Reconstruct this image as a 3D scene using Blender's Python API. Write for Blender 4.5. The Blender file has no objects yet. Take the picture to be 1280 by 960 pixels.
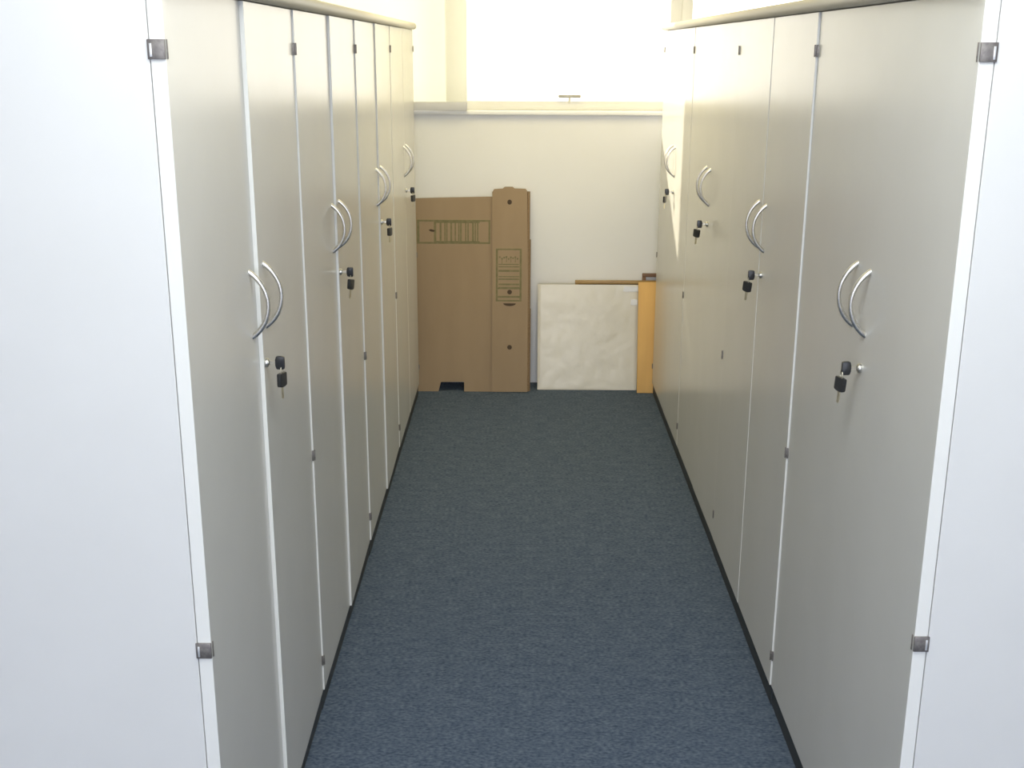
import bpy, bmesh, math, random
from mathutils import Vector, Matrix, Euler
random.seed(4)
SC = bpy.context.scene
COL = SC.collection

# ------------------------------------------------------------------ camera
cam_d = bpy.data.cameras.new('camera')
cam = bpy.data.objects.new('camera', cam_d)
COL.objects.link(cam)
cam_d.sensor_width = 36.0
cam_d.sensor_fit = 'HORIZONTAL'
cam_d.lens = 1444.3 / 1280 * 36.0
cam_d.clip_start = 0.02
PITCH, YAW, ROLL = 0.2825, -0.0074, -0.0037
right = Vector((math.cos(YAW), -math.sin(YAW), 0))
fwh = Vector((math.sin(YAW), math.cos(YAW), 0))
fwd = fwh * math.cos(PITCH) - Vector((0, 0, 1)) * math.sin(PITCH)
up = fwh * math.sin(PITCH) + Vector((0, 0, 1)) * math.cos(PITCH)
cx = right * math.cos(ROLL) - up * math.sin(ROLL)
cy = right * math.sin(ROLL) + up * math.cos(ROLL)
M = Matrix((cx, cy, -fwd)).transposed().to_4x4()
M.translation = Vector((0, 0, 1.7407))
cam.matrix_world = M
SC.camera = cam

# ------------------------------------------------------------------ world, sun, lights, exposure
W = bpy.data.worlds.new('sky'); SC.world = W
W.use_nodes = True
nt = W.node_tree
bg = nt.nodes['Background']
bg.inputs['Color'].default_value = (1.0, 0.92, 0.785, 1)      # bright hazy warm sky
bg.inputs['Strength'].default_value = 3.35

sun_d = bpy.data.lights.new('sun', 'SUN')
sun_d.energy = 11.0
sun_d.color = (1.0, 0.89, 0.70)
sun_d.angle = math.radians(2.0)
sun = bpy.data.objects.new('sun', sun_d); COL.objects.link(sun)
sun.rotation_euler = Vector((0.975, -1.0, -0.62)).to_track_quat('-Z', 'Y').to_euler()
sun.location = (-4, 12, 5)

def area(name, loc, aim, sx, sy, energy, color):
    d = bpy.data.lights.new(name, 'AREA'); d.shape = 'RECTANGLE'
    d.size, d.size_y, d.energy, d.color = sx, sy, energy, color
    o = bpy.data.objects.new(name, d); COL.objects.link(o)
    o.location = loc
    o.rotation_euler = Vector(aim).to_track_quat('-Z', 'Z').to_euler()
    return o
# daylight entering by the window in the wall behind the camera
area('front_window_daylight', (0.0, -7.95, 1.62), (0, 1, 0), 4.6, 1.6, 305, (0.79, 0.84, 1.0))
# added overhead fill, no fixtures: neutral at the aisle mouth, warm near the window
area('overhead_fill_light', (0.08, 1.0, 2.58), (0, 0, -1), 1.2, 1.2, 45, (0.96, 1.0, 0.97))
area('overhead_fill_light', (0.08, 4.8, 2.58), (0, 0, -1), 1.2, 1.2, 20.5, (1.0, 0.85, 0.42))

SC.view_settings.view_transform = 'Standard'
SC.view_settings.look = 'None'
SC.view_settings.gamma = 1.0
SC.view_settings.exposure = 0.0
SC.view_settings.use_curve_mapping = False

# ------------------------------------------------------------------ materials
def mat(name, color, rough=0.5, metal=0.0, spec=0.5):
    m = bpy.data.materials.new(name); m.use_nodes = True
    b = m.node_tree.nodes['Principled BSDF']
    b.inputs['Base Color'].default_value = (*color, 1)
    b.inputs['Roughness'].default_value = rough
    b.inputs['Metallic'].default_value = metal
    b.inputs['Specular IOR Level'].default_value = spec
    return m

def noisy(name, c1, c2, scale, rough=0.5, metal=0.0, spec=0.5, stretch=(1, 1, 1), bump=0.0, detail=4, lo=0.35, hi=0.65, bscale=None, bdist=0.002):
    m = mat(name, c1, rough, metal, spec)
    t = m.node_tree; b = t.nodes['Principled BSDF']
    tc = t.nodes.new('ShaderNodeTexCoord')
    mp = t.nodes.new('ShaderNodeMapping'); mp.inputs['Scale'].default_value = stretch
    n = t.nodes.new('ShaderNodeTexNoise'); n.inputs['Scale'].default_value = scale; n.inputs['Detail'].default_value = detail
    r = t.nodes.new('ShaderNodeValToRGB')
    r.color_ramp.elements[0].position = lo; r.color_ramp.elements[0].color = (*c1, 1)
    r.color_ramp.elements[1].position = hi; r.color_ramp.elements[1].color = (*c2, 1)
    t.links.new(tc.outputs['Object'], mp.inputs['Vector'])
    t.links.new(mp.outputs['Vector'], n.inputs['Vector'])
    t.links.new(n.outputs['Fac'], r.inputs['Fac'])
    t.links.new(r.outputs['Color'], b.inputs['Base Color'])
    if bump:
        n2 = n
        if bscale:
            n2 = t.nodes.new('ShaderNodeTexNoise'); n2.inputs['Scale'].default_value = bscale; n2.inputs['Detail'].default_value = 3
            t.links.new(mp.outputs['Vector'], n2.inputs['Vector'])
        bp = t.nodes.new('ShaderNodeBump'); bp.inputs['Strength'].default_value = bump; bp.inputs['Distance'].default_value = bdist
        t.links.new(n2.outputs['Fac'], bp.inputs['Height'])
        t.links.new(bp.outputs['Normal'], b.inputs['Normal'])
    return m

M_LAM = noisy('light_grey_laminate', (0.67, 0.66, 0.635), (0.685, 0.675, 0.65), 6, rough=0.245, spec=0.5)
M_CARC = noisy('carcass_laminate', (0.70, 0.70, 0.69), (0.715, 0.715, 0.705), 6, rough=0.45)
M_EDGE = mat('white_edge_band', (0.80, 0.80, 0.77), 0.4)
M_PLINTH = mat('dark_plinth', (0.035, 0.043, 0.05), 0.7)
M_BOARD = noisy('beige_board', (0.60, 0.56, 0.46), (0.64, 0.60, 0.49), 5, rough=0.45, stretch=(1, 0.1, 1))
M_NICKEL = noisy('brushed_nickel', (0.62, 0.60, 0.56), (0.75, 0.73, 0.68), 300, rough=0.32, metal=1.0)
M_HINGE = noisy('hinge_steel', (0.20, 0.18, 0.17), (0.27, 0.25, 0.23), 150, rough=0.5, metal=0.7)
M_HINGEGLINT = mat('hinge_glint', (0.8, 0.8, 0.8), 0.3, 0.6)
M_CHROME = mat('lock_chrome', (0.55, 0.54, 0.50), 0.35, 1.0)
M_SLOT = mat('key_slot', (0.03, 0.03, 0.03), 0.6)
M_BLACK = noisy('black_key_plastic', (0.014, 0.015, 0.017), (0.022, 0.023, 0.026), 200, rough=0.38)
M_BLADE = noisy('key_steel', (0.62, 0.58, 0.48), (0.70, 0.66, 0.56), 200, rough=0.3, metal=1.0)
M_CARD = noisy('cardboard', (0.33, 0.242, 0.158), (0.355, 0.262, 0.172), 9, rough=0.85, spec=0.2, stretch=(1, 1, 0.25), bump=0.15, bscale=160, bdist=0.001)
M_CARDEDGE = noisy('cardboard_edge', (0.23, 0.155, 0.09), (0.29, 0.20, 0.12), 120, rough=0.9, spec=0.1)
M_INK = noisy('green_print', (0.185, 0.172, 0.090), (0.235, 0.205, 0.115), 60, rough=0.85, spec=0.2)
M_HOLE = mat('dark_hole', (0.075, 0.050, 0.034), 0.9)
M_PAPER = noisy('wrinkled_grey_paper', (0.73, 0.69, 0.60), (0.80, 0.76, 0.67), 4, rough=0.33, spec=0.5)
M_ORANGE = noisy('ochre_fibreboard', (0.76, 0.46, 0.17), (0.84, 0.52, 0.195), 5, rough=0.7, spec=0.25, stretch=(3, 1, 0.5))
M_GOLD = noisy('gilded_wood', (0.33, 0.20, 0.065), (0.44, 0.29, 0.10), 30, rough=0.4, stretch=(0.2, 1, 1))
M_DKWOOD = noisy('brown_wood', (0.16, 0.085, 0.04), (0.22, 0.12, 0.06), 25, rough=0.5, stretch=(0.2, 1, 1))
M_WALL = noisy('white_wall_paint', (0.86, 0.86, 0.86), (0.88, 0.88, 0.88), 3, rough=0.8, spec=0.3, bump=0.08, bscale=220, bdist=0.001)
M_CEIL = noisy('white_ceiling_paint', (0.80, 0.80, 0.78), (0.82, 0.82, 0.80), 3, rough=0.9, spec=0.2)
M_SILL = mat('white_sill', (0.90, 0.90, 0.89), 0.35)
M_FRAME = noisy('white_window_frame', (0.80, 0.79, 0.73), (0.82, 0.81, 0.75), 8, rough=0.4)
M_BAR = noisy('blind_bar_grey', (0.60, 0.60, 0.62), (0.63, 0.63, 0.65), 8, rough=0.5)
M_WHANDLE = mat('window_handle_metal', (0.42, 0.40, 0.33), 0.4, 0.3)

def carpet():
    m = bpy.data.materials.new('blue_loop_carpet'); m.use_nodes = True
    t = m.node_tree; b = t.nodes['Principled BSDF']
    b.inputs['Roughness'].default_value = 0.95
    b.inputs['Specular IOR Level'].default_value = 0.1
    tc = t.nodes.new('ShaderNodeTexCoord')
    def noise(scale, sx, sy, detail):
        mp = t.nodes.new('ShaderNodeMapping'); mp.inputs['Scale'].default_value = (sx, sy, 1)
        n = t.nodes.new('ShaderNodeTexNoise'); n.inputs['Scale'].default_value = scale; n.inputs['Detail'].default_value = detail
        t.links.new(tc.outputs['Object'], mp.inputs['Vector']); t.links.new(mp.outputs['Vector'], n.inputs['Vector'])
        return n
    f = noise(110, 0.75, 1.25, 5)
    g = noise(26, 0.6, 1.3, 3)
    mx = t.nodes.new('ShaderNodeMix'); mx.data_type = 'FLOAT'; mx.inputs['Factor'].default_value = 0.25
    t.links.new(f.outputs['Fac'], mx.inputs['A']); t.links.new(g.outputs['Fac'], mx.inputs['B'])
    r = t.nodes.new('ShaderNodeValToRGB')
    e = r.color_ramp.elements
    e[0].position = 0.34; e[0].color = (0.047, 0.069, 0.112, 1)
    e[1].position = 0.68; e[1].color = (0.148, 0.184, 0.245, 1)
    k = e.new(0.5); k.color = (0.088, 0.118, 0.174, 1)
    t.links.new(mx.outputs['Result'], r.inputs['Fac'])
    t.links.new(r.outputs['Color'], b.inputs['Base Color'])
    bp = t.nodes.new('ShaderNodeBump'); bp.inputs['Strength'].default_value = 0.5; bp.inputs['Distance'].default_value = 0.004
    t.links.new(f.outputs['Fac'], bp.inputs['Height']); t.links.new(bp.outputs['Normal'], b.inputs['Normal'])
    return m
M_CARPET = carpet()

def glass():
    m = bpy.data.materials.new('window_glass'); m.use_nodes = True
    t = m.node_tree; t.nodes.clear()
    o = t.nodes.new('ShaderNodeOutputMaterial')
    tr = t.nodes.new('ShaderNodeBsdfTransparent'); tr.inputs['Color'].default_value = (0.95, 0.96, 0.95, 1)
    gl = t.nodes.new('ShaderNodeBsdfGlossy'); gl.inputs['Roughness'].default_value = 0.02
    fr = t.nodes.new('ShaderNodeFresnel'); fr.inputs['IOR'].default_value = 1.3
    mx = t.nodes.new('ShaderNodeMixShader')
    t.links.new(fr.outputs[0], mx.inputs[0]); t.links.new(tr.outputs[0], mx.inputs[1]); t.links.new(gl.outputs[0], mx.inputs[2])
    t.links.new(mx.outputs[0], o.inputs[0])
    return m
M_GLASS = glass()

def blind_fabric():
    m = bpy.data.materials.new('blind_fabric'); m.use_nodes = True
    t = m.node_tree; t.nodes.clear()
    o = t.nodes.new('ShaderNodeOutputMaterial')
    df = t.nodes.new('ShaderNodeBsdfDiffuse'); df.inputs['Color'].default_value = (0.85, 0.85, 0.80, 1)
    tl = t.nodes.new('ShaderNodeBsdfTranslucent'); tl.inputs['Color'].default_value = (0.9, 0.9, 0.84, 1)
    mx = t.nodes.new('ShaderNodeMixShader'); mx.inputs[0].default_value = 0.6
    t.links.new(df.outputs[0], mx.inputs[1]); t.links.new(tl.outputs[0], mx.inputs[2])
    t.links.new(mx.outputs[0], o.inputs[0])
    return m
M_BLIND = blind_fabric()

# ------------------------------------------------------------------ mesh helpers
def box(bm, x0, x1, y0, y1, z0, z1, bev=0.0, mi=0, seg=2):
    t = bmesh.new()
    bmesh.ops.create_cube(t, size=1)
    for v in t.verts:
        v.co = Vector(((x0 + x1) / 2 + v.co.x * (x1 - x0), (y0 + y1) / 2 + v.co.y * (y1 - y0), (z0 + z1) / 2 + v.co.z * (z1 - z0)))
    if bev:
        bmesh.ops.bevel(t, geom=t.edges[:], offset=bev, segments=seg, affect='EDGES', profile=0.5)
    merge(bm, t, mi)

def merge(bm, t, mi=0, mtx=None):
    if mtx is not None:
        bmesh.ops.transform(t, matrix=mtx, verts=t.verts[:])
    vm = {v: bm.verts.new(v.co) for v in t.verts}
    for f in t.faces:
        try:
            nf = bm.faces.new([vm[v] for v in f.verts]); nf.material_index = mi
        except ValueError:
            pass
    t.free()

def cyl(bm, p0, p1, r, n=20, mi=0, bev=0.0, r2=None):
    t = bmesh.new()
    p0, p1 = Vector(p0), Vector(p1)
    L = (p1 - p0).length
    bmesh.ops.create_cone(t, cap_ends=True, segments=n, radius1=r, radius2=r if r2 is None else r2, depth=L)
    if bev:
        es = [e for e in t.edges if abs(e.verts[0].co.z - e.verts[1].co.z) < 1e-6]
        bmesh.ops.bevel(t, geom=es, offset=bev, segments=2, affect='EDGES', profile=0.5)
    q = (p1 - p0).to_track_quat('Z', 'Y').to_matrix().to_4x4()
    merge(bm, t, mi, Matrix.Translation((p0 + p1) / 2) @ q)

def tube(bm, pts, radii, n=12, mi=0, closed=False):
    pts = [Vector(p) for p in pts]
    rings = []
    N = len(pts)
    for i, p in enumerate(pts):
        if closed:
            d = pts[(i + 1) % N] - pts[i - 1]
        else:
            d = pts[min(i + 1, N - 1)] - pts[max(i - 1, 0)]
        d.normalize()
        ref = Vector((0, 1, 0)) if abs(d.y) < 0.9 else Vector((1, 0, 0))
        a = d.cross(ref).normalized(); b = d.cross(a).normalized()
        r = radii if isinstance(radii, float) else radii[i]
        rings.append([bm.verts.new(p + a * (r * math.cos(2 * math.pi * k / n)) + b * (r * math.sin(2 * math.pi * k / n))) for k in range(n)])
    rng = range(N if closed else N - 1)
    for i in rng:
        A, B = rings[i], rings[(i + 1) % N]
        for k in range(n):
            f = bm.faces.new((A[k], A[(k + 1) % n], B[(k + 1) % n], B[k])); f.material_index = mi
    if not closed:
        for R in (rings[0][::-1], rings[-1]):
            f = bm.faces.new(R); f.material_index = mi

def obj(name, bm, mats, parent=None, smooth=True, angle=35):
    bmesh.ops.recalc_face_normals(bm, faces=bm.faces[:])
    me = bpy.data.meshes.new(name)
    bm.to_mesh(me); bm.free()
    for m in (mats if isinstance(mats, (list, tuple)) else [mats]):
        me.materials.append(m)
    if smooth:
        for p in me.polygons: p.use_smooth = True
        me.set_sharp_from_angle(angle=math.radians(angle))
    o = bpy.data.objects.new(name, me); COL.objects.link(o)
    if parent is not None: o.parent = parent
    return o

def boxobj(name, dims, mats, parent=None, bev=0.0):
    bm = bmesh.new(); box(bm, *dims, bev=bev)
    return obj(name, bm, mats, parent, smooth=False)

def thing(name, label, cat, loc=(0, 0, 0), rot=(0, 0, 0), group=None):
    o = bpy.data.objects.new(name, None); COL.objects.link(o)
    o.empty_display_size = 0.1
    o.location = loc; o.rotation_euler = rot
    o['label'] = label; o['category'] = cat
    if group: o['group'] = group
    return o

def tag(o, label, cat, group=None):
    o['label'] = label; o['category'] = cat
    if group: o['group'] = group
    return o

def struct(o):
    o['kind'] = 'structure'
    return o

# ------------------------------------------------------------------ room shell
YW = 6.03           # inner face of the far wall
SILL = 1.43
HEAD = 2.42
CEIL = 2.62
XL, XR, YB = -2.6, 2.8, -8.1
WOUT = 6.28         # outer face of the far wall
struct(boxobj('floor', (XL, XR, YB, WOUT, -0.12, 0.0), M_CARPET))
struct(boxobj('ceiling', (XL - 0.2, XR + 0.2, YB - 0.2, WOUT, CEIL, CEIL + 0.15), M_CEIL))
struct(boxobj('wall_left', (XL - 0.2, XL, YB - 0.2, WOUT, -0.12, CEIL), M_WALL))
struct(boxobj('wall_right', (XR, XR + 0.2, YB - 0.2, WOUT, -0.12, CEIL), M_WALL))
bm = bmesh.new()
box(bm, XL, XR, YW, WOUT, -0.12, SILL - 0.012)
box(bm, XL, XR, YW, WOUT, HEAD, CEIL)
struct(obj('wall_back', bm, M_WALL))
# wall behind the camera, with its window opening
bm = bmesh.new()
box(bm, XL, XR, YB - 0.2, YB, -0.12, 0.75)
box(bm, XL, XR, YB - 0.2, YB, 2.35, CEIL)
box(bm, XL, -2.35, YB - 0.2, YB, 0.75, 2.35)
box(bm, 2.35, XR, YB - 0.2, YB, 0.75, 2.35)
struct(obj('wall_front', bm, M_WALL))
wf = thing('window_4', '', ''); del wf['label']; del wf['category']; struct(wf)
bm = bmesh.new()
for d in ((-2.35, 2.35, 0.75, 0.82), (-2.35, 2.35, 2.28, 2.35)): box(bm, d[0], d[1], YB - 0.14, YB - 0.08, d[2], d[3], 0.004)
for x in (-2.35, -1.19, -0.035, 1.12, 2.28): box(bm, x, x + 0.07, YB - 0.14, YB - 0.08, 0.82, 2.28, 0.004)
obj('window_frame', bm, M_FRAME, wf)
bm = bmesh.new(); box(bm, -2.28, 2.28, YB - 0.115, YB - 0.105, 0.82, 2.28); obj('pane', bm, M_GLASS, wf)

# window sill board running along the far wall
bm = bmesh.new(); box(bm, XL, XR, YW - 0.03, WOUT - 0.1, SILL - 0.012, SILL + 0.008, 0.004)
s = struct(obj('trim_1', bm, M_SILL))

# three windows of the band
MUL = [XL, -0.43, 0.80, XR]
FY0, FY1 = 6.09, 6.15
for i in range(3):
    a0 = MUL[i] + (0.0 if i == 0 else 0.06)
    a1 = MUL[i + 1] - (0.0 if i == 2 else -0.0)
    if i == 0: a1 = MUL[1]
    w = struct(bpy.data.objects.new('window_%d' % (i + 1), None)); COL.objects.link(w)
    bm = bmesh.new()
    z0 = SILL + 0.008
    xL_, xR_ = MUL[i], MUL[i + 1]
    # fixed frame: bottom, head, and half a mullion each side
    box(bm, xL_, xR_, FY0, FY1, z0, z0 + 0.045, 0.003)
    box(bm, xL_, xR_, FY0, FY1, HEAD - 0.05, HEAD, 0.003)
    box(bm, xL_, xL_ + 0.055, FY0, FY1, z0 + 0.045, HEAD - 0.05, 0.003)
    box(bm, xR_ - 0.055, xR_, FY0, FY1, z0 + 0.045, HEAD - 0.05, 0.003)
    obj('window_frame', bm, M_FRAME, w)
    bm = bmesh.new(); box(bm, xL_ + 0.05, xR_ - 0.05, FY0 + 0.025, FY0 + 0.035, z0 + 0.04, HEAD - 0.045)
    obj('pane', bm, M_GLASS, w)
    if i == 1:
        bm = bmesh.new()
        hz = z0 + 0.072
        box(bm, 0.186, 0.300, FY0 - 0.038, FY0 - 0.024, hz - 0.009, hz + 0.006, 0.003)
        cyl(bm, (0.243, FY0 - 0.028, hz - 0.003), (0.243, FY0 + 0.004, hz - 0.036), 0.006, mi=1)
        h = obj('window_handle', bm, [M_WHANDLE, M_FRAME], w)

# roller blind drawn down over the left window
bl = thing('roller_blind', 'white translucent roller blind drawn down over the left window, grey bar at its foot', 'blind', (-1.4, 5.985, SILL + 0.0085))
bm = bmesh.new()
box(bm, -1.15, 1.125, -0.001, 0.001, 0.04, 0.965)
obj('blind_fabric', bm, M_BLIND, bl)
bm = bmesh.new(); box(bm, -1.15, 1.125, -0.012, 0.012, 0.0, 0.044, 0.005); obj('bottom_bar', bm, M_BAR, bl)
bm = bmesh.new(); cyl(bm, (-1.15, 0, 0.965), (1.125, 0, 0.965), 0.022, 24); obj('roller', bm, M_FRAME, bl)

# ------------------------------------------------------------------ cabinets
AL, AR = -0.5317, 0.6947
YL0, YR0 = 1.7871, 1.8290
ZB, ZT = 0.060, 1.8255
DT = 0.0235          # door thickness
DEPTH = 0.42
CW = 1.0
HZ = (1.738, 0.738, 0.151)
LOCK_L, LOCK_R, LOCK_Z = 0.018, 0.040, 1.118

def make_handle(parent, y):
    # bow handle, arcs out from the door face along +x (local), 128 mm between its feet
    bm = bmesh.new()
    zc, half, sag = 1.2535, 0.064, 0.033
    R = (half * half + sag * sag) / (2 * sag)
    th = math.asin(half / R)
    pts, rad = [], []
    n = 22
    for k in range(n + 1):
        a = -th + 2 * th * k / n
        pts.append((R * math.cos(a) - (R - sag) + 0.001, y, zc + R * math.sin(a)))
        rad.append(0.0044 + 0.0009 * abs(k / n - 0.5) * 2)
    pts.insert(0, (-0.004, y, pts[0][2] - 0.003)); rad.insert(0, 0.0052)
    pts.append((-0.004, y, pts[-1][2] + 0.003)); rad.append(0.0052)
    tube(bm, pts, rad, 14)
    return obj('handle', bm, M_NICKEL, parent)

def make_hinge(parent, y, sgn, z, edge_visible):
    # steel hinge knuckle at the door's hinge edge; sgn = direction from edge into the door
    bm = bmesh.new()
    h = 0.0145
    if edge_visible:
        box(bm, -DT - 0.003, 0.0002, -0.0035, 0.0005, z - h, z + h, 0.0008)     # plate on the door edge
        box(bm, -DT + 0.0005, -DT + 0.004, -0.0048, -0.0034, z - h * 0.75, z + h * 0.6, 0.0004, mi=1)  # pale strip painted in as the plate's highlight
        box(bm, 0.0002, 0.0020, 0.004, 0.008, z - h, z + h, 0.0008)           # leaf wrapped on the face
    else:
        box(bm, -DT, 0.0030, -0.0012, 0.0036, z - h * 0.85, z + h * 0.85, 0.0010)
        cyl(bm, (0.0024, 0.0012, z - h * 0.95), (0.0024, 0.0012, z + h * 0.95), 0.0021, 12)
    o = obj('hinge', bm, [M_HINGE, M_HINGEGLINT], parent)
    o.location = (0, y, 0)
    if sgn < 0: o.scale = (1, -1, 1)
    return o

def make_door(cab, y0, y1, hinge_low, proud0, proud1, lock, first):
    # door in cabinet space: face at x=0 towards the corridor (+x), from y0 to y1
    bm = bmesh.new()
    box(bm, -DT, 0.0, y0, y1, ZB, ZT, 0.0012)
    # edge band: faces on the vertical edges use the white band
    for f in bm.faces:
        if abs(f.normal.y) > 0.9 or abs(f.calc_center_median().y - y0) < 1e-4: f.material_index = 1
    bm.normal_update()
    for f in bm.faces:
        if abs(f.normal.y) > 0.9: f.material_index = 1
    d = obj('door', bm, [M_LAM, M_EDGE], cab, smooth=False)
    # free edge stands a few millimetres proud
    ang = math.atan2(proud0 - proud1, y1 - y0)
    d.matrix_local = Matrix.Translation((proud1, y1, 0)) @ Matrix.Rotation(ang, 4, 'Z') @ Matrix.Translation((0, -y1, 0))
    make_handle(d, (y1 - 0.046) if hinge_low else (y0 + 0.046))
    for z in HZ:
        make_hinge(d, y0 if hinge_low else y1, 1 if hinge_low else -1, z, first and hinge_low)
    if lock is not None:
        bm = bmesh.new()
        cyl(bm, (-0.002, lock, LOCK_Z), (0.006, lock, LOCK_Z), 0.0095, 24, bev=0.001)
        cyl(bm, (0.006, lock, LOCK_Z), (0.0075, lock, LOCK_Z), 0.006, 20, mi=0)
        box(bm, 0.0072, 0.0080, lock - 0.0012, lock + 0.0012, LOCK_Z - 0.0045, LOCK_Z + 0.0045, mi=1)
        obj('lock', bm, [M_CHROME, M_SLOT], d)
    return d

def make_cabinet(side, k, label, offset, prouds):
    y_start = (YL0 if side == 'L' else YR0) + k * CW
    face = AL if side == 'L' else AR
    # cabinet-local frame: +x points into the corridor, y along the row
    if side == 'L':
        cab = thing('storage_cabinet', label, 'cabinet', (face + offset, y_start, 0), group='two-door cabinets lining the corridor')
        def Y(v): return v
    else:
        cab = thing('storage_cabinet', label, 'cabinet', (face - offset, y_start + CW, 0), (0, 0, math.pi), group='two-door cabinets lining the corridor')
    R = side == 'R'
    back, xf = -DEPTH, -DT - 0.0010
    t = 0.019
    y0, y1 = 0.0005, CW - 0.0005
    def part(n, d, m, b=0.0008): return boxobj(n, d, m, cab, b)
    part('side_panel', (back, xf, y0, y0 + t, 0.055, ZT), M_CARC)
    part('side_panel', (back, xf, y1 - t, y1, 0.055, ZT), M_CARC)
    part('back_panel', (back, back + 0.008, y0 + t, y1 - t, 0.06, ZT - 0.02), M_CARC)
    part('bottom_panel', (back + 0.008, xf - 0.001, y0 + t, y1 - t, 0.055, 0.055 + t), M_CARC)
    part('top_panel', (back + 0.008, xf - 0.001, y0 + t, y1 - t, ZT - t, ZT), M_CARC)
    part('plinth', (back + 0.02, -0.006, y0, y1, 0.0, 0.0545), M_PLINTH)
    g = 0.0016
    first_near = (k == 0)
    # prouds: four values along world y: near door near edge, near door far edge, far door near edge, far door far edge
    p = prouds
    half = CW / 2 - (0.012, 0.005, 0.002, 0.0)[k] if not R else CW / 2 + (0.014, 0.006, 0.002, 0.0)[k]
    if not R:
        make_door(cab, g, half - g, True, p[0], p[1], None, k == 0)
        make_door(cab, half + g, CW - g, False, p[2], p[3], half + LOCK_L, False)
    else:
        # local y runs towards the camera: local low half is the far door
        make_door(cab, g, half - g, True, p[3], p[2], None, False)
        d = make_door(cab, half + g, CW - g, False, p[1], p[0], half + LOCK_R, False)
        if k == 0:   # near edge of the row: hinges wrap the visible door edge
            for c in [c for c in d.children if c.name.startswith('hinge')]:
                bpy.data.objects.remove(c)
            for z in HZ:
                make_hinge(d, CW - g, -1, z, True)
    return cab

WHERE = ['first and nearest', 'second', 'third', 'last and farthest']
LLAB = [
 'white two-door cabinet nearest the camera in the left row, beside its blank end panel',
 'second white two-door cabinet from the camera in the left-hand row',
 'third white two-door cabinet from the camera in the left-hand row',
 'white two-door cabinet at the far end of the left row, beside the flattened cardboard box']
RLAB = [
 'white two-door cabinet nearest the camera in the right row, beside its blank end panel',
 'second white two-door cabinet from the camera in the right-hand row',
 'third white two-door cabinet from the camera in the right-hand row',
 'white two-door cabinet at the far end of the right row, sunlit, beside the ochre board']
LOFF = [0.0, 0.0015, 0.0035, 0.0045]
ROFF = [0.0, 0.0030, 0.0022, 0.0030]
LPR = [(0, 0, 0.0075, 0), (0.002, 0, 0.0060, 0.0), (0.002, 0, 0.0055, 0), (0.001, 0, 0.0005, 0)]
RPR = [(0, 0.0016, 0, 0), (0.001, 0, 0.0010, 0), (0, 0.0012, 0.0, 0), (0.0, 0.001, 0.0, 0)]
for k in range(4):
    make_cabinet('L', k, LLAB[k], LOFF[k], LPR[k])
    make_cabinet('R', k, RLAB[k], ROFF[k], RPR[k])

# ------------------------------------------------------------------ boards on top of the rows
def top_board(x_back, x_front, y0, y1, label):
    sgn = 1 if x_front > x_back else -1
    bm = bmesh.new()
    z0, z1 = ZT + 0.0015, ZT + 0.0315
    r = (z1 - z0) / 2 - 0.0005
    prof = [(x_back, z0)]
    for a in range(-90, 91, 10):
        prof.append((x_front - sgn * r + sgn * r * math.cos(math.radians(a)), (z0 + z1) / 2 + (z1 - z0) / 2 * math.sin(math.radians(a))))
    prof.append((x_back, z1))
    A = [bm.verts.new((x, y0, z)) for x, z in prof]
    B = [bm.verts.new((x, y1, z)) for x, z in prof]
    n = len(prof)
    for i in range(n):
        bm.faces.new((A[i], A[(i + 1) % n], B[(i + 1) % n], B[i]))
    bm.faces.new(A[::-1]); bm.faces.new(B)
    bmesh.ops.remove_doubles(bm, verts=bm.verts[:], dist=1e-6)
    return tag(obj('top_board', bm, M_BOARD), label, 'board')
top_board(AL - DEPTH - 0.01, AL + 0.024, YL0 - 0.002, YL0 + 4 * CW + 0.004, 'long beige board with rounded front edge lying on the left row of cabinets')
top_board(AR + DEPTH + 0.01, AR - 0.024, YR0 - 0.002, YR0 + 4 * CW + 0.004, 'long beige board with rounded front edge lying on the right row of cabinets')

# ------------------------------------------------------------------ keys in the locks
def key_mesh(hl):
    # key along -x: blade tip at x=0 going +x to the head; head in the xz plane, 3.6 mm thick in y
    bm = bmesh.new()
    # plastic head with rounded outline
    pts = []
    L0, H = 0.012, 0.0140
    L1 = L0 + hl
    out = [(L0, -0.006), (L0 + 0.002, -H * 0.9), (L0 + 0.005, -H), (L1 - 0.003, -H), (L1 - 0.0006, -H * 0.9), (L1, -H * 0.6),
           (L1, H * 0.6), (L1 - 0.0006, H * 0.9), (L1 - 0.003, H), (L0 + 0.005, H), (L0 + 0.002, H * 0.9), (L0, 0.006)]
    for yy in (0,):
        A = [bm.verts.new((x, -0.0042, z)) for x, z in out]
        B = [bm.verts.new((x, 0.0042, z)) for x, z in out]
        n = len(out)
        for i in range(n): bm.faces.new((A[i], A[(i + 1) % n], B[(i + 1) % n], B[i]))
        bm.faces.new(A[::-1]); bm.faces.new(B)
        bmesh.ops.recalc_face_normals(bm, faces=bm.faces[:])
        es = [e for e in bm.edges if abs(e.verts[0].co.y - e.verts[1].co.y) < 1e-6]
        bmesh.ops.bevel(bm, geom=es, offset=0.0012, segments=2, affect='EDGES', profile=0.5)
    return bm

def blade_mesh(length):
    bm = bmesh.new()
    # from the head backwards (towards -x) with a toothed lower edge
    n = 9
    x1 = 0.0125; x0 = x1 - length
    top, bot = [], []
    for i in range(n + 1):
        x = x1 - length * i / n
        top.append((x, 0.0038 if i < n else 0.0015))
        bot.append((x, -0.0038 + (0.0016 if i % 2 and i > 2 else 0.0) if i < n else -0.0015))
    out = top + bot[::-1]
    A = [bm.verts.new((x, -0.0011, z)) for x, z in out]
    B = [bm.verts.new((x, 0.0011, z)) for x, z in out]
    m = len(out)
    for i in range(m): bm.faces.new((A[i], A[(i + 1) % m], B[(i + 1) % m], B[i]))
    bm.faces.new(A[::-1]); bm.faces.new(B)
    return bm

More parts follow.
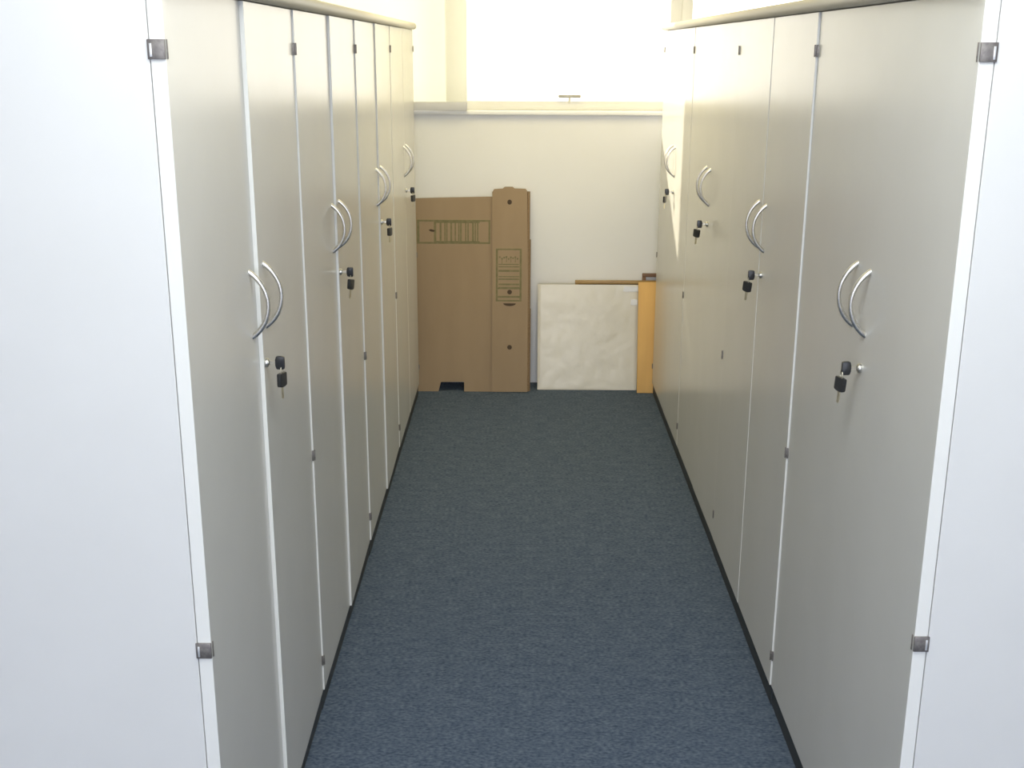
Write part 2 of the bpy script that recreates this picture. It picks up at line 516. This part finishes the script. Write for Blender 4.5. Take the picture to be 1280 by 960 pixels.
KEYLAB = ['in the lock of the nearest left-row cabinet', 'in the lock of the second left-row cabinet',
          'in the lock of the third left-row cabinet', 'in the lock of the farthest left-row cabinet, near the cardboard']
KEYLABR = ['in the lock of the nearest right-row cabinet', 'in the lock of the second right-row cabinet',
           'in the lock of the third right-row cabinet', 'in the lock of the farthest right-row cabinet, near the ochre board']
def make_keys(side, k, hang, twist, where, turn=0.0):
    face = AL + LOFF[k] if side == 'L' else AR - ROFF[k]
    y = (YL0 + k * CW + 0.5 - (0.012, 0.005, 0.002, 0.0)[k] + LOCK_L) if side == 'L' else (YR0 + k * CW + 0.5 - (0.014, 0.006, 0.002, 0.0)[k] - LOCK_R)
    pr = LPR[k][2] if side == 'L' else RPR[k][1]
    s = 1 if side == 'L' else -1
    t = thing('key_pair', 'pair of black-headed keys ' + where, 'keys', (face + s * (pr + 0.0078), y, LOCK_Z), (0, 0, 0 if side == 'L' else math.pi), group='keys hanging in the cabinet locks')
    a = thing_part(t, 'key', Matrix.Rotation(turn, 4, 'X'))
    # the ring through the head's eye
    rc = Vector((0.024 if side == 'L' else 0.030, 0.0, -0.0165 if side == 'L' else -0.0145))
    bm = bmesh.new()
    tube(bm, [(rc.x, rc.y + 0.0085 * math.sin(q), rc.z + 0.0085 * math.cos(q)) for q in [2 * math.pi * i / 20 for i in range(20)]], 0.0009, 8, closed=True)
    obj('key_ring', bm, M_BLADE, t)
    # second key hangs head-up from the ring: its eye at the ring's bottom, blade downwards
    B = Matrix.Translation((rc.x, 0, rc.z - 0.0075)) @ Matrix.Rotation(twist, 4, 'Z') @ Matrix.Rotation(hang, 4, 'Y') @ Matrix.Rotation(-math.pi / 2, 4, 'Y') @ Matrix.Translation((-0.0395, 0, 0))
    thing_part(t, 'key', B, 0.026, 0.030)
    return t

def thing_part(t, name, mtx, blen=0.012, hl=0.019):
    h = obj(name, key_mesh(hl), M_BLACK, t); h.matrix_local = mtx
    obj('key_blade', blade_mesh(blen), M_BLADE, h)
    return h

# hang: swing of the lower key in the corridor-wise plane; twist about the vertical
LH = [(0.02, 1.25), (0.20, 1.2), (0.0, 1.2), (-0.05, 1.1)]
RH = [(-0.10, -1.15), (-0.12, -0.9), (-0.10, -0.9), (-0.05, 1.1)]
for k in range(4):
    make_keys('L', k, LH[k][0], LH[k][1], KEYLAB[k])
    make_keys('R', k, RH[k][0], RH[k][1], KEYLABR[k])

# ------------------------------------------------------------------ flattened cardboard box leaning on the wall
def leaning(name, label, cat, y0, slope):
    # local x = world x, local z up along the leaning sheet, local y into the wall
    return thing(name, label, cat, (0, y0, 0), (-math.atan(slope), 0, 0))

def poly_slab(bm, out, y0, y1, mi_face=0, mi_side=None):
    A = [bm.verts.new((x, y0, z)) for x, z in out]
    B = [bm.verts.new((x, y1, z)) for x, z in out]
    n = len(out)
    for i in range(n):
        f = bm.faces.new((A[i], A[(i + 1) % n], B[(i + 1) % n], B[i])); f.material_index = mi_face if mi_side is None else mi_side
    f = bm.faces.new(A[::-1]); f.material_index = mi_face
    f = bm.faces.new(B); f.material_index = mi_face

cb = leaning('cardboard_box', 'flattened brown cardboard moving box with green print leaning against the white wall', 'box', 5.846, 0.150)
bm = bmesh.new()
poly_slab(bm, [(-0.549, 0.001), (-0.4313, 0.001), (-0.4183, 0.051), (-0.2962, 0.053), (-0.2962, 0.001), (-0.10, 0.001), (-0.10, 1.016), (-0.158, 1.018), (-0.548, 1.008)], 0.0, 0.008, 0, 1)
# green address panel printed across the wide face
def ink(bm, x0, x1, z0, z1, y=0.0, mi=2): box(bm, x0, x1, y - 0.0004, y + 0.001, z0, z1, mi=mi)
X0, X1, Z0, Z1 = -0.540, -0.160, 0.775, 0.898
w = 0.009
for d in ((X0, X1, Z1 - w, Z1), (X0, X1, Z0, Z0 + w), (X0, X0 + 0.013, Z0 + w, Z1 - w), (X1 - w, X1, Z0 + w, Z1 - w)): ink(bm, *d)
# square round the hand hole, then a run of upright bars
ink(bm, X0 + 0.088, X0 + 0.100, Z0 + w, Z1 - w)
for j, x in enumerate((0.118, 0.142, 0.152, 0.173, 0.196, 0.214, 0.223, 0.250, 0.262, 0.286, 0.300, 0.312)):
    ink(bm, X0 + x, X0 + x + (0.0065 if j % 3 else 0.0095), Z0 + w, Z1 - w)
ink(bm, X0 + 0.100, X0 + 0.325, Z1 - 0.016, Z1 - w); ink(bm, X0 + 0.100, X0 + 0.325, Z0 + w, Z0 + 0.014)
# torn finger hole
t = [(-0.480, 0.845), (-0.468, 0.850), (-0.452, 0.846), (-0.445, 0.841), (-0.455, 0.836), (-0.468, 0.838)]
poly_slab(bm, t, -0.0006, 0.001, 3)
obj('wide_panel', bm, [M_CARD, M_CARDEDGE, M_INK, M_HOLE], cb)

bm = bmesh.new()
# narrow panel folded over the front; top edge wavy with torn fold
out = [(-0.150, 0.002), (0.036, 0.002), (0.037, 0.6), (0.030, 1.048), (0.022, 1.058), (-0.035, 1.060), (-0.045, 1.068), (-0.085, 1.068), (-0.096, 1.059), (-0.140, 1.056), (-0.150, 1.040)]
poly_slab(bm, out, -0.010, -0.0045, 0, 1)
# rounded fold joining the front flap to the sheet behind at the right
cyl(bm, (0.0385, 0.0, 0.004), (0.0375, 0.0, 1.045), 0.0085, 14, mi=1)
X0, X1, Z0, Z1 = -0.130, 0.004, 0.478, 0.752
w = 0.008
YI = -0.010
for d in ((X0, X1, Z1 - w, Z1), (X0, X1, Z0, Z0 + w), (X0, X0 + 0.010, Z0 + w, Z1 - w), (X1 - 0.010, X1, Z0 + w, Z1 - w)): ink(bm, *d, y=YI)
for z, hh in ((0.655, 0.006), (0.632, 0.010), (0.604, 0.006), (0.590, 0.008), (0.562, 0.009), (0.548, 0.006)):
    ink(bm, X0 + 0.014, X1 - 0.012, z, z + hh, y=YI)
ink(bm, X0 + 0.010, X1 - 0.010, 0.542, 0.549, y=YI)
ink(bm, X0 + 0.010, X1 - 0.010, 0.497, 0.507, y=YI)
# uneven printed line near the top of the panel
for j in range(9):
    x = X0 + 0.016 + j * 0.0115
    zz = 0.697 + (0.006, -0.002, 0.004, 0.007, -0.003, 0.005, 0.001, 0.006, -0.002)[j]
    ink(bm, x, x + 0.0085, zz, zz + 0.009, y=YI)
    if j % 2: ink(bm, x + 0.003, x + 0.006, zz - 0.022, zz, y=YI)
ink(bm, X0 + 0.014, X1 - 0.014, 0.668, 0.673, y=YI)
def hole(bm, x, z, r, y, squash=1.0):
    pts = [(x + r * math.cos(q), z + r * squash * math.sin(q)) for q in [2 * math.pi * i / 18 for i in range(18)]]
    poly_slab(bm, pts, y - 0.0009, y + 0.001, 3)
hole(bm, -0.060, 0.990, 0.0115, YI, 1.1)
hole(bm, -0.058, 0.527, 0.0120, YI, 1.0)
hole(bm, -0.057, 0.238, 0.0120, YI, 1.0)
pts = [(-0.091, 0.468)] + [(-0.058 + 0.033 * math.cos(q), 0.468 - 0.014 * math.sin(q)) for q in [math.pi - math.pi * i / 10 for i in range(11)]]
poly_slab(bm, pts[1:], YI - 0.0008, YI + 0.001, 3)
obj('narrow_panel', bm, [M_CARD, M_CARDEDGE, M_INK, M_HOLE], cb)
bm = bmesh.new()
# rear layers showing as a thin strip at the right
poly_slab(bm, [(-0.13, 0.012), (0.052, 0.004), (0.053, 0.44), (-0.13, 0.44)], 0.012, 0.019, 1)
poly_slab(bm, [(-0.13, 0.44), (0.050, 0.44), (0.051, 0.80), (-0.13, 0.80)], 0.009, 0.014, 1)
obj('rear_flap', bm, [M_CARD, M_CARDEDGE], cb)

# ------------------------------------------------------------------ panels and frames leaning at the right
def wrinkled_sheet(w, h, name, parent):
    bm = bmesh.new()
    nx, nz = 80, 80
    from mathutils import noise as nz_
    G = []
    for j in range(nz + 1):
        row = []
        for i in range(nx + 1):
            x = w * i / nx; z = h * j / nz
            # hard creases and shallow buckles in the paper
            d = 0.004 + 0.0016 * nz_.noise(Vector((x * 3.4, z * 3.4, 1.3)))
            d += 0.0026 * abs(nz_.noise(Vector((x * 5 + z * 4, z * 5 - x * 3, 4.0))))
            d += 0.0014 * abs(nz_.noise(Vector((x * 13 - z * 6, z * 9 + x * 5, 9.0))))
            d += 0.0006 * nz_.noise(Vector((x * 27, z * 27, 2.0)))
            edge = min(1, 40 * min(x / w, 1 - x / w, z / h + 0.02, 1 - z / h + 0.05))
            row.append(bm.verts.new((x, -0.003 - d * edge, z)))
        G.append(row)
    for j in range(nz):
        for i in range(nx):
            bm.faces.new((G[j][i], G[j][i + 1], G[j + 1][i + 1], G[j + 1][i]))
    r = bmesh.ops.extrude_face_region(bm, geom=bm.faces[:])
    for v in [g for g in r['geom'] if isinstance(g, bmesh.types.BMVert)]: v.co.y = 0.0005
    o = obj(name, bm, M_PAPER, parent, angle=60)
    return o

sh = leaning('wrapped_panel', 'square panel wrapped in crinkled grey-beige paper, left of the ochre board', 'panel', 5.888, 0.130)
sh.location = (0.0905, 5.888, 0.002)
ws = wrinkled_sheet(0.527, 0.558, 'paper_wrapping', sh)
bm = bmesh.new()
box(bm, 0.0, 0.527, 0.001, 0.010, 0.001, 0.555, 0.001)
obj('backing_board', bm, M_CARDEDGE, sh)
bm = bmesh.new()
poly_slab(bm, [(0.487, 0.452), (0.520, 0.452), (0.520, 0.482), (0.486, 0.482)], -0.0108, -0.0098, 0)
poly_slab(bm, [(0.445, 0.524), (0.526, 0.522), (0.526, 0.549), (0.452, 0.551)], -0.0108, -0.0098, 0)
tp = obj('adhesive_tape', bm, mat('clear_tape', (0.66, 0.66, 0.65), 0.18), sh); tp['label'] = 'pale shiny tape at the wrapping corner'

ob = leaning('fibreboard_panel', 'narrow ochre orange board standing upright by the right cabinets, in front of the frames', 'board', 5.833, 0.190)
ob.location = (0.614, 5.833, 0.002)
bm = bmesh.new(); box(bm, 0.0, 0.26, 0.0, 0.008, 0.0, 0.582, 0.0015)
obj('board', bm, M_ORANGE, ob)

def picture_frame(name, label, y0, slope, x0, x1, h, wd, th, m):
    f = leaning(name, label, 'picture frame', y0, slope)
    f.location = (x0, y0, 0.002)
    W_ = x1 - x0
    for (a, b, c, d) in ((0, W_, h - wd, h), (0, W_, 0, wd), (0, wd, wd, h - wd), (W_ - wd, W_, wd, h - wd)):
        bm = bmesh.new(); box(bm, a, b, 0, th, c, d, 0.0025)
        obj('rail', bm, m, f)
    return f
g = picture_frame('picture_frame', 'thin gold picture frame standing behind the paper-wrapped panel', 5.945, 0.085, 0.286, 0.86, 0.571, 0.019, 0.014, M_GOLD)
bm = bmesh.new(); box(bm, 0.016, 0.558, 0.004, 0.009, 0.016, 0.554); obj('picture', bm, M_CARDEDGE, g)
picture_frame('picture_frame', 'dark brown picture frame peeking above the ochre board by the right cabinets', 5.968, 0.070, 0.640, 1.05, 0.606, 0.019, 0.014, M_DKWOOD)
